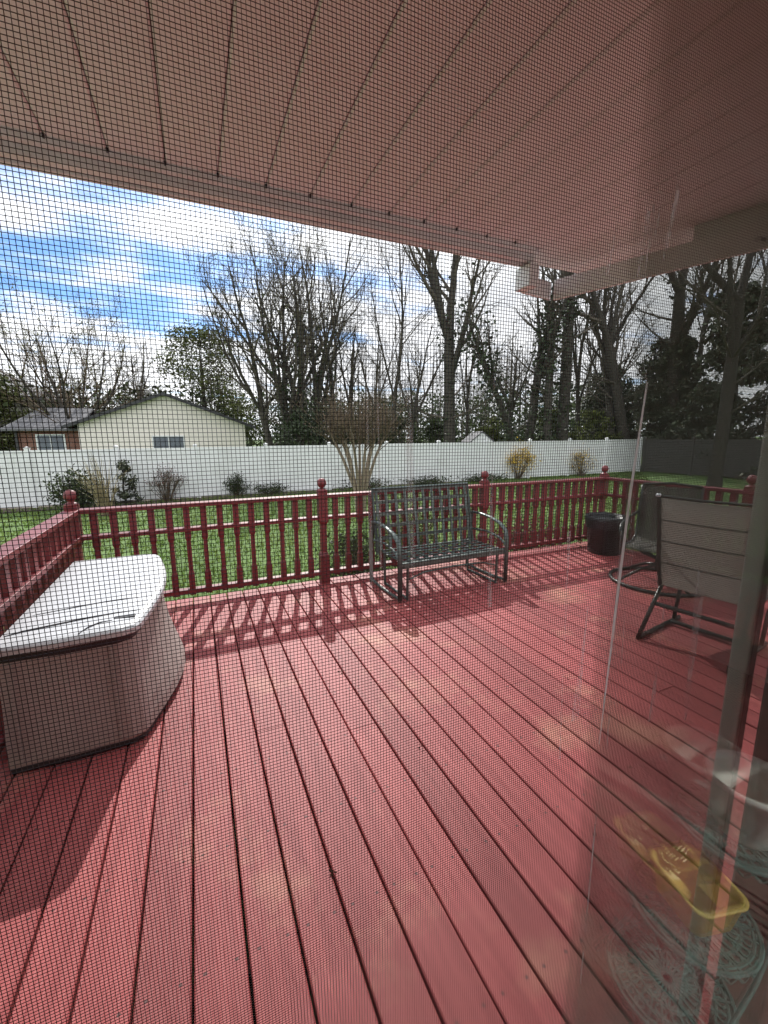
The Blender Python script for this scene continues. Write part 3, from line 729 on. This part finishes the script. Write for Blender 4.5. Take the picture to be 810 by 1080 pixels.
def tree(label, x, y, h, r, seed, cat='tree', bark='bark', twigm='twig', buds=0, budsize=.09, budm='bud', ivy=0, ivyr=.25, name='bare_tree', group='trees beyond the white fence', stems=None, **kw):
    rnd = random.Random(seed)
    t = thing(name, label, cat, (x,y,gz(x,y)), 0, group)
    T, W, tips = MB(), MB(), []
    ln = kw.pop('lean',(0,0)); specs = stems or [((0,0),ln,1,1)]
    for (off, lean, hs, rs) in specs:
        a, b, c = grow_tree(rnd, h*hs, r*rs, lean, **kw)
        o = Vector((off[0],off[1],0))
        for src, dst in ((a,T),(b,W)):
            dst.add([(p[0]+o.x,p[1]+o.y,p[2]) for p in src.v], src.f)
        tips += [c_+o for c_ in c]
    T.build('trunk', M[bark], t, smooth=True)
    cr = W.build('crown', M[twigm], t)
    if buds:
        L_ = MB()
        for i in range(buds):
            p = rnd.choice(tips)+Vector((rnd.gauss(0,.18),rnd.gauss(0,.18),rnd.gauss(0,.18))); L_.leaf(p, budsize*rnd.uniform(.6,1.3), rnd)
        L_.build('buds' if budsize < .12 else 'foliage', M[budm], cr)
    if ivy:
        I = MB(); 
        base = T.v
        for i in range(ivy):
            p = Vector(rnd.choice(base)); 
            if p.z > h*.75 or rnd.random() < p.z/(h*.9): continue
            I.leaf(p+Vector((rnd.gauss(0,ivyr),rnd.gauss(0,ivyr),rnd.gauss(0,.3))), rnd.uniform(.12,.26), rnd, .4, .8)
        I.build('ivy', M['ivy'], t)
    return t

tree('wide budding tree with fine upswept twigs behind the brick wing', -8.4,40.4,12.0,.24,11, split=.16, limb=.80, nb=(9,9,6,4), spread=.72, buds=4200, budsize=.13, twigm='twigbr', name='budding_tree')
tree('thin bare sapling rising over the cream gable peak', -3.6,39.4,10.5,.13,12, nb=(3,5,4,3), spread=.25, split=.4)
tree('bare tree leaning out over the cream house eave', 4.6,27.1,11.8,.24,13, lean=(-.12,.02), split=.34, limb=.68, nb=(5,8,6,4), spread=.8, buds=900, budsize=.09)
tree('tallest of the ivy footed bare trees just past the cream house', 5.3,26.5,14.0,.26,14, lean=(-.03,0), split=.24, limb=.74, nb=(6,9,6,4), spread=.5, ivy=1612, ivyr=.3, buds=1500, budsize=.09)
tree('twin stemmed bare tree with dark ivy up to its fork', 6.6,26.5,13.6,.25,15, split=.30, limb=.70, nb=(4,8,6,4), spread=.5, ivy=3224, ivyr=.42, stems=[((-.4,0),(-.05,0),1,1),((.45,.1),(.04,0),.98,.95)], buds=1500, budsize=.09)
tree('slim bare tree beside the twin stemmed ivy tree', 8.6,27.3,13.2,.19,16, nb=(3,7,5,4), spread=.3, split=.38, limb=.6)
tree('short knobbly bare tree with stubby upright limbs', 10.1,27.7,10.0,.17,17, nb=(4,5,5,3), spread=.35, split=.42, limb=.55)
tree('slender bare tree above the vase shaped shrub', 10.6,25.3,9.6,.13,18, nb=(4,6,5,3), spread=.4, split=.4)
tree('tall thin forking tree to the near side of the thickest trunk', 11.65,24.8,14.4,.15,19, nb=(3,7,5,4), spread=.3, split=.36, limb=.64)
tree('low bare tree with open vase branching near the thickest trunk', 12.2,23.5,9.8,.15,20, nb=(5,6,5,3), spread=.5, split=.3, limb=.66)
tree('thickest dark trunk forking into two tall limbs near the middle of the wood', 13.9,21.6,16.5,.37,21, lean=(-.02,0), split=.46, limb=.58, nb=(4,8,6,4), spread=.42, name='forked_tree', wob=.03, ivy=1550, ivyr=.2)
tree('thin straight pole of a tree just past the thickest trunk', 17.7,25.4,9.4,.13,22, nb=(3,5,4,3), spread=.3, split=.5, wob=.02)
tree('small spreading bare tree above the white shed', 20.3,24.3,9.8,.17,23, nb=(6,7,5,3), spread=.65, split=.42, limb=.5)
tree('ivy wrapped tree with a heavy limb slanting toward the eave corner', 18.1,19.7,11.0,.28,24, ivy=5580, ivyr=.3, nb=(3,6,5,3), spread=.35, split=.6, limb=.4, name='ivy_tree', stems=[((0,0),(-.02,0),1,1),((-.3,0),(-.42,.04),.92,.7)])
tree('ivy wrapped straight trunk second along the ivy clump', 18.6,18.6,13.0,.27,25, ivy=4030, ivyr=.28, nb=(3,6,5,3), spread=.35, split=.62, limb=.4, name='ivy_tree', wob=.03)
tree('stoutest ivy wrapped trunk at the evergreen end of the ivy clump', 20.0,18.9,13.4,.36,26, ivy=4340, ivyr=.28, lean=(-.03,0), nb=(3,6,5,3), spread=.35, split=.66, limb=.38, name='ivy_tree', wob=.03)
tree('thin wavy bare tree between the ivy trunks and the leaning tree', 23.3,20.7,13.8,.16,27, nb=(4,7,5,3), spread=.32, split=.4, limb=.6)
tree('slim bare tree behind the leaning tree', 25.0,20.0,11.2,.15,28, nb=(4,7,5,3), spread=.45, split=.42)
tree('leaning bare tree with a heavy limb reaching across the side fence corner', 24.2,17.6,14.2,.33,29, stems=[((0,0),(-.15,.12),1,1),((-.5,.7),(.01,0),.95,.75)], split=.52, limb=.5, nb=(4,8,6,4), spread=.7, name='leaning_tree', side=6)
tree('straight dark trunk rising out of the evergreens', 25.1,15.9,14.8,.36,30, ivy=1860, ivyr=.2, nb=(4,8,6,4), spread=.6, split=.66, limb=.42, side=7, wob=.025)
tree('thin bare trunk next to the straight dark one in the evergreens', 29,17.1,15.2,.17,31, nb=(4,7,5,3), spread=.4, split=.5)
tree('big dark yard tree standing in front of the shaded side fence', 17.2,9.1,14.5,.21,32, nb=(4,8,6,4), spread=.8, split=.46, limb=.55, side=6, wob=.015, group='trees inside the yard', name='yard_tree')

# leafy olive tree behind the cream house, evergreens at the side fence
def leafy(label, x, y, h, wid, seed, leafm, name, n, size, droop=0, z0=.25, clumps=26, group='trees beyond the white fence', trunk_r=.2, cat='tree', flatz=.6):
    rnd = random.Random(seed); t = thing(name, label, cat, (x,y,gz(x,y)), 0, group)
    T = MB(); T.tube([(0,0,-.2),(rnd.uniform(-.1,.1),0,h*.4),(rnd.uniform(-.2,.2),0,h*.92)], [trunk_r*1.2,trunk_r,.03], 7, caps=False)
    F = MB(); per = n//clumps
    for c in range(clumps):
        f = rnd.random(); z = h*(z0+(1-z0)*f); maxr = wid*(1-.72*f**1.4) ; a = rnd.uniform(0,6.283); q = maxr*math.sqrt(rnd.uniform(.12,1))
        cx, cy = math.cos(a)*q, math.sin(a)*q; cr = wid*rnd.uniform(.22,.42)
        T.tube([(0,0,max(.1,z-.35*q)),(cx*.6,cy*.6,z-.1*q),(cx,cy,z)], [.05,.03,.01], 4, caps=False)
        for i in range(per):
            u = Vector((rnd.gauss(0,1),rnd.gauss(0,1),rnd.gauss(0,1))).normalized()*(rnd.random()**.45)
            p = Vector((cx+u.x*cr, cy+u.y*cr, z+u.z*cr*flatz-droop*(u.x*u.x+u.y*u.y)*cr))
            F.leaf(p, size*rnd.uniform(.55,1.35), rnd, droop*1.5)
    T.build('trunk', M['bark'], t, smooth=True); F.build('crown', M[leafm], t)
    return t
leafy('rounded olive green leafing tree behind the far slope of the cream gable', 1.3,48,12.3,6.3,41,'olive','leafing_tree',14000,.24, z0=.12, clumps=80, trunk_r=.25)
leafy('low olive hedge tree beside the brick wing roof', -13.6,40.8,7.0,3.4,42,'olive','leafing_tree',6000,.24, z0=.05, clumps=34)
ev = [('drooping evergreen nearest the leaning tree',25.6,20.6,6.2,2.3),('pale tipped drooping evergreen behind the fence corner',25.5,16.6,7.4,2.6),('broad dark evergreen filling the wood edge above the shaded fence',25.5,13.2,9.2,3.0),
      ('tall dark evergreen behind the yard tree trunk',25.0,9.6,10.2,3.2),('dark evergreen beside the door stile',24.5,6.4,9.6,3.0),('evergreen partly hidden by the grey door stile',24.6,3.4,9.0,2.8)]
for i,(lb,x,y,h,w_) in enumerate(ev):
    leafy(lb,x,y,h,w_,60+i,'ever','evergreen_tree',13000,.26, droop=.55, z0=.03, clumps=66, group='evergreens along the side fence', flatz=.4)
# thicket behind the fence
th_ = [(6.0,24.0,3.4,2.0),(7.6,25.2,4.2,2.2),(9.8,24.2,3.6,1.9),(12.4,25.5,3.4,1.9),(15.2,25.0,3.2,1.8),(17.6,22.4,3.0,1.6),(20.4,20.2,3.4,1.8),(22.6,18.8,3.3,1.7)]
tl = ['dark brambly bush at the foot of the bare tree past the cream house','tall ivy dark bush under the twin stemmed tree','brown thicket bush behind the vase shaped shrub','olive brown thicket bush near the tall thin forking tree','thicket bush between the thickest trunk and the shed','bushy green growth right beside the shed roof','green bush below the ivy wrapped trunks','olive bush at the fence corner below the leaning tree']
for i,((x,y,h,w_),lb) in enumerate(zip(th_,tl)):
    leafy(lb,x,y,h,w_,80+i,'ivy' if i in (0,1) else ('olive' if i > 4 else 'shrub'),'thicket_bush',3000,.2, z0=.08, clumps=22, group='thicket bushes behind the fence', trunk_r=.06, cat='bush')
# far wood: one mass of trunks and twigs
rnd = random.Random(77); mb = MB(); lf = MB()
for i in range(150):
    a = R(rnd.uniform(-22,62)); D = rnd.uniform(42,75); x, y = math.sin(a)*D, math.cos(a)*D; z = gz(x,min(y,60)); h = rnd.uniform(8,13.5) if x > 0 else rnd.uniform(6,9)
    r_ = rnd.uniform(.06,.17); l = rnd.uniform(-.6,.6)
    mb.tube([(x,y,z-.3),(x+l*.4,y,z+h*.5),(x+l,y,z+h)], [r_,r_*.7,.02], 4, caps=False)
    for k in range(26):
        f = rnd.uniform(.25,1); p = Vector((x+l*f,y,z+h*f)); d = Vector((rnd.gauss(0,1),rnd.gauss(0,1),rnd.uniform(.3,1.4))).normalized()*rnd.uniform(.8,2.6)*(1.15-f*.6)
        mb.tube([p,p+d*.5+Vector((0,0,-.1)),p+d], [.03,.02,.006], 3, caps=False)
        for j in range(3):
            e = Vector((rnd.gauss(0,1),rnd.gauss(0,1),rnd.gauss(.3,.6)))*.45; q = p+d*rnd.uniform(.4,1); mb.tube([q,q+e],[.012,.005],3,caps=False)
    for j in range(260):
        hh = rnd.random()**1.6*6.5
        lf.leaf((x+rnd.gauss(0,2.2),y+rnd.gauss(0,1.5),z+hh), rnd.uniform(.3,.6), rnd)
fw = tag(mb.build('far_woodland', M['twig']), 'far bare woodland of thin trunks behind the yard trees', 'woodland', kind='stuff')
tag(lf.build('undergrowth', M['shrub']), 'olive undergrowth at the foot of the far wood', 'undergrowth', kind='stuff')

# ------------------------------------------------------------------ yard plants
def bush(label, x, y, h, w_, seed, leafm, n, size, name='bush', stemm='twigbr', stems=26, group=None, z0=0, twiggy=False, cat='bush'):
    rnd = random.Random(seed); z = gz(x,y) if z0 == 0 else z0; t = thing(name, label, cat, (x,y,z), 0, group)
    S = MB(); F = MB(); tips = []
    for i in range(stems):
        a = rnd.uniform(0,6.283); q = w_*math.sqrt(rnd.random()); hh = h*(1-.5*(q/w_)**2)*rnd.uniform(.7,1.05)
        p = [(math.cos(a)*q*.1,math.sin(a)*q*.1,-.05),(math.cos(a)*q*.6,math.sin(a)*q*.6,hh*.55),(math.cos(a)*q,math.sin(a)*q,hh)]
        S.tube(p, [.014,.009,.003], 4, caps=False); tips += [Vector(p[2]),Vector(p[1])]
        if twiggy:
            for k in range(7):
                f = rnd.uniform(.4,1); b = Vector(p[1]).lerp(Vector(p[2]), f); e = Vector((rnd.gauss(0,.5),rnd.gauss(0,.5),rnd.uniform(.2,1)))*w_*.45; S.tube([b,b+e*.5,b+e],[.006,.004,.002],3,caps=False); tips.append(b+e)
    for i in range(n):
        p = rnd.choice(tips); F.leaf(p+Vector((rnd.gauss(0,w_*.2),rnd.gauss(0,w_*.2),rnd.gauss(0,h*.1))), size*rnd.uniform(.6,1.3), rnd)
    S.build('stems', M[stemm], t)
    if n: F.build('foliage', M[leafm], t)
    return t
bush('wide dark bush against the white fence behind the corner finial',-3.35,15.4,1.15,.7,101,'shrub',2600,.10,stems=40)
gt = thing('dry_grass_clump','tall pale dry grass stems leaning beside the wide dark bush','grass clump',(-2.45,14.2,gz(-2.6,14)))
rnd = random.Random(8); mb = MB()
for i in range(90):
    a = rnd.uniform(0,6.28); q = rnd.uniform(0,.18); L_ = rnd.uniform(.8,1.95); lx = rnd.gauss(-.1,.32); ly = rnd.gauss(-.1,.25)
    mb.tube([(math.cos(a)*q,math.sin(a)*q,0),(math.cos(a)*q+lx*.4,math.sin(a)*q+ly*.4,L_*.55),(math.cos(a)*q+lx,math.sin(a)*q+ly,L_*(1-.25*abs(lx)))],[.011,.008,.003],3,caps=False)
mb.build('stems', M['drygrass'], gt)
leafy('small dark conifer by the white fence between two bushes',-2.2,16.3,1.45,.42,102,'ever','young_conifer',1500,.09, z0=.08, clumps=18, group='plants along the white fence', trunk_r=.03, cat='conifer', flatz=.8)
bush('round twiggy half bare bush against the white fence',-1.0,16.4,1.15,.55,103,'redleaf',260,.06,stems=46,twiggy=True,name='twiggy_bush',group='plants along the white fence')
bush('small flat topped dark green bush against the white fence',1.33,16.5,.82,.40,104,'shrub',1300,.07,stems=22,name='clipped_bush',group='plants along the white fence')
bush('low green mound of leaves at the fence foot',2.5,16.5,.42,.6,105,'shrub',800,.08,stems=20,name='low_plant',group='plants along the white fence')
bush('larger yellow flowering forsythia in front of the fence',14.1,15.9,1.55,.72,106,'yellow',1700,.075,stems=34,twiggy=True,name='forsythia',group='yellow forsythias by the fence',cat='shrub')
bush('smaller yellow forsythia farther along the fence',17.6,15.3,1.3,.6,107,'yellow',650,.06,stems=30,twiggy=True,name='forsythia',group='yellow forsythias by the fence',cat='shrub')
bush('dark leafy shrub just outside the deck railing near the bench',1.75,4.75,.85,.42,108,'shrub',1700,.055,stems=30,name='railing_shrub',twiggy=True)
bush('reddish leaved shrub outside the railing past the bench',4.55,4.8,.72,.62,109,'redleaf',2000,.05,stems=36,name='railing_shrub',twiggy=True)
bush('small yellow green shrub seen through the bench lattice',2.9,5.6,1.0,.5,110,'olive',1300,.06,stems=26,name='railing_shrub',twiggy=True)
for (lb,x,y,sd_) in (('low dark hedge plant at the fence foot behind the bench',6.2,16.4,111),('low dark hedge plant at the fence foot past the bench back',9.2,16.2,112),('low dark hedge plant at the fence foot near the forsythia',12.0,16.0,113)):
    bush(lb,x,y,.40,1.1,sd_,'shrub',1300,.09,stems=36,name='hedge_plant',group='low plants at the fence foot')
# vase shaped crape myrtle in the lawn
rnd = random.Random(21)
cm = thing('vase_shrub','pale multi stemmed vase shaped shrub with a brown twig haze on the lawn','shrub',(3.93,10.4,gz(3.9,10.4)))
T, W = MB(), MB(); tips = []
for i in range(9):
    a = 2*math.pi*i/9+rnd.uniform(-.2,.2); sp = rnd.uniform(.5,.95)
    pts = [(math.cos(a)*.06,math.sin(a)*.06,-.1),(math.cos(a)*.12,math.sin(a)*.12,.55),(math.cos(a)*sp*.45,math.sin(a)*sp*.45,1.15),(math.cos(a)*sp*.85,math.sin(a)*sp*.85,1.75)]
    T.tube(pts,[.05,.042,.032,.02],6,caps=False)
    for k in range(16):
        f = rnd.uniform(.2,1); b = Vector(pts[2]).lerp(Vector(pts[3]),f); d = Vector((math.cos(a)*rnd.uniform(-.2,1),math.sin(a)*rnd.uniform(-.2,1),rnd.uniform(.4,1.2)))*rnd.uniform(.4,.85)
        d += Vector((rnd.gauss(0,.18),rnd.gauss(0,.18),0)); W.tube([b,b+d*.5,b+d],[.011,.007,.003],3,caps=False)
        for j in range(7):
            g = b+d*rnd.uniform(.3,1); e = Vector((rnd.gauss(0,.5),rnd.gauss(0,.5),rnd.uniform(-.1,.9)))*.34; W.tube([g,g+e*.5,g+e],[.005,.004,.002],3,caps=False); tips.append(g+e)
cm.scale = (1.12,1.12,1.36)
T.build('trunk', M['barkl'], cm, smooth=True); cw = W.build('crown', M['twigbr'], cm)
F = MB()
for i in range(1500): F.leaf(rnd.choice(tips)+Vector((rnd.gauss(0,.05),rnd.gauss(0,.05),rnd.gauss(0,.05))), rnd.uniform(.03,.055), rnd)
F.build('seed_heads', M['twigbr'], cw)

# ------------------------------------------------------------------ world, sun, camera
SUN = Vector((.30,1.18,1.0)).normalized()
elev = math.asin(SUN.z); azi = math.atan2(SUN.x, SUN.y)
wd = bpy.data.worlds.new('World'); sc.world = wd; wd.use_nodes = True
nt = wd.node_tree; N = nt.nodes; L = nt.links; bg = N['Background']
sky = N.new('ShaderNodeTexSky'); sky.sky_type = 'NISHITA'; sky.sun_disc = False; sky.sun_elevation = elev; sky.sun_rotation = azi; sky.altitude = 100
bg.inputs['Strength'].default_value = .14
tc = N.new('ShaderNodeTexCoord'); sp = N.new('ShaderNodeSeparateXYZ'); L.new(tc.outputs['Generated'], sp.inputs['Vector'])
def math_(op, a, b=None, v=None):
    n = N.new('ShaderNodeMath'); n.operation = op
    L.new(a, n.inputs[0])
    if b is not None: L.new(b, n.inputs[1])
    if v is not None: n.inputs[1].default_value = v
    return n.outputs[0]
za = math_('ADD', math_('MAXIMUM', sp.outputs['Z'], v=0.0), v=.1)
u = math_('DIVIDE', sp.outputs['X'], za); v = math_('DIVIDE', sp.outputs['Y'], za)
cmb = N.new('ShaderNodeCombineXYZ'); L.new(u, cmb.inputs['X']); L.new(v, cmb.inputs['Y'])
mp = N.new('ShaderNodeMapping'); mp.inputs['Scale'].default_value = (1.0,1.8,1); mp.inputs['Rotation'].default_value = (0,0,R(8)); mp.inputs['Location'].default_value = (3.3,1.9,0); L.new(cmb.outputs['Vector'], mp.inputs['Vector'])
nz = N.new('ShaderNodeTexNoise'); nz.inputs['Scale'].default_value = 1.15; nz.inputs['Detail'].default_value = 8; nz.inputs['Roughness'].default_value = .58; L.new(mp.outputs['Vector'], nz.inputs['Vector'])
du = math_('POWER', math_('MULTIPLY', math_('ADD', u, v=.50), v=1.25), v=2.0); dv = math_('POWER', math_('MULTIPLY', math_('ADD', v, v=-2.5), v=1.7), v=2.0)
dd_ = math_('SQRT', math_('ADD', du, dv))
bias = N.new('ShaderNodeMapRange'); bias.inputs['From Min'].default_value = 0; bias.inputs['From Max'].default_value = 2.2; bias.inputs['To Min'].default_value = -.155; bias.inputs['To Max'].default_value = .13
L.new(dd_, bias.inputs['Value'])
s_ = math_('ADD', nz.outputs['Fac'], bias.outputs['Result'])
cov = N.new('ShaderNodeMapRange'); cov.interpolation_type = 'SMOOTHSTEP'; cov.inputs['From Min'].default_value = .385; cov.inputs['From Max'].default_value = .59; L.new(s_, cov.inputs['Value'])
n2 = N.new('ShaderNodeTexNoise'); n2.inputs['Scale'].default_value = 2.4; n2.inputs['Detail'].default_value = 6; L.new(mp.outputs['Vector'], n2.inputs['Vector'])
cr = N.new('ShaderNodeValToRGB'); cr.color_ramp.elements[0].color = (7.0,7.2,7.6,1); cr.color_ramp.elements[1].color = (9.5,9.6,9.8,1); cr.color_ramp.elements[0].position = .35; cr.color_ramp.elements[1].position = .62
L.new(n2.outputs['Fac'], cr.inputs['Fac'])
mx = N.new('ShaderNodeMix'); mx.data_type = 'RGBA'; L.new(cov.outputs['Result'], mx.inputs['Factor']); tint = N.new('ShaderNodeMix'); tint.data_type = 'RGBA'; tint.blend_type = 'MULTIPLY'; tint.inputs['Factor'].default_value = 1; tint.inputs['B'].default_value = (.35,.565,.88,1); L.new(sky.outputs['Color'], tint.inputs['A']); L.new(tint.outputs['Result'], mx.inputs['A']); dk = N.new('ShaderNodeMapRange'); dk.inputs['From Min'].default_value = 0; dk.inputs['From Max'].default_value = 2.6; dk.inputs['To Min'].default_value = 1.0; dk.inputs['To Max'].default_value = .68; L.new(u, dk.inputs['Value'])
cd = N.new('ShaderNodeVectorMath'); cd.operation = 'SCALE'; L.new(cr.outputs['Color'], cd.inputs[0]); L.new(dk.outputs['Result'], cd.inputs['Scale']); L.new(cd.outputs['Vector'], mx.inputs['B'])
L.new(mx.outputs['Result'], bg.inputs['Color'])

sl = bpy.data.lights.new('sun','SUN'); sl.energy = 4.0; sl.angle = R(.53); sl.color = (1,.965,.92)
so = bpy.data.objects.new('sun', sl); COL.objects.link(so); so.rotation_euler = SUN.to_track_quat('Z','Y').to_euler()

cam = bpy.data.cameras.new('camera'); co = bpy.data.objects.new('camera', cam); COL.objects.link(co); sc.camera = co
cam.sensor_fit = 'VERTICAL'; cam.sensor_height = 36; cam.lens = 445/1080*36; cam.clip_start = .01; cam.clip_end = 2000
fw_ = Vector((.399,.900,-.175)).normalized(); rt = Vector((.914,-.406,-.006)); rt = (rt-rt.dot(fw_)*fw_).normalized(); up = rt.cross(fw_)
co.matrix_world = Matrix(((rt.x,up.x,-fw_.x,0),(rt.y,up.y,-fw_.y,0),(rt.z,up.z,-fw_.z,1.5),(0,0,0,1)))

vs = sc.view_settings; vs.view_transform = 'Standard'; vs.look = 'None'; vs.exposure = 0.45; vs.gamma = 1; vs.use_curve_mapping = False
sc.cycles.transparent_max_bounces = 24; sc.cycles.max_bounces = 8; sc.cycles.diffuse_bounces = 4; sc.cycles.caustics_reflective = False; sc.cycles.caustics_refractive = False
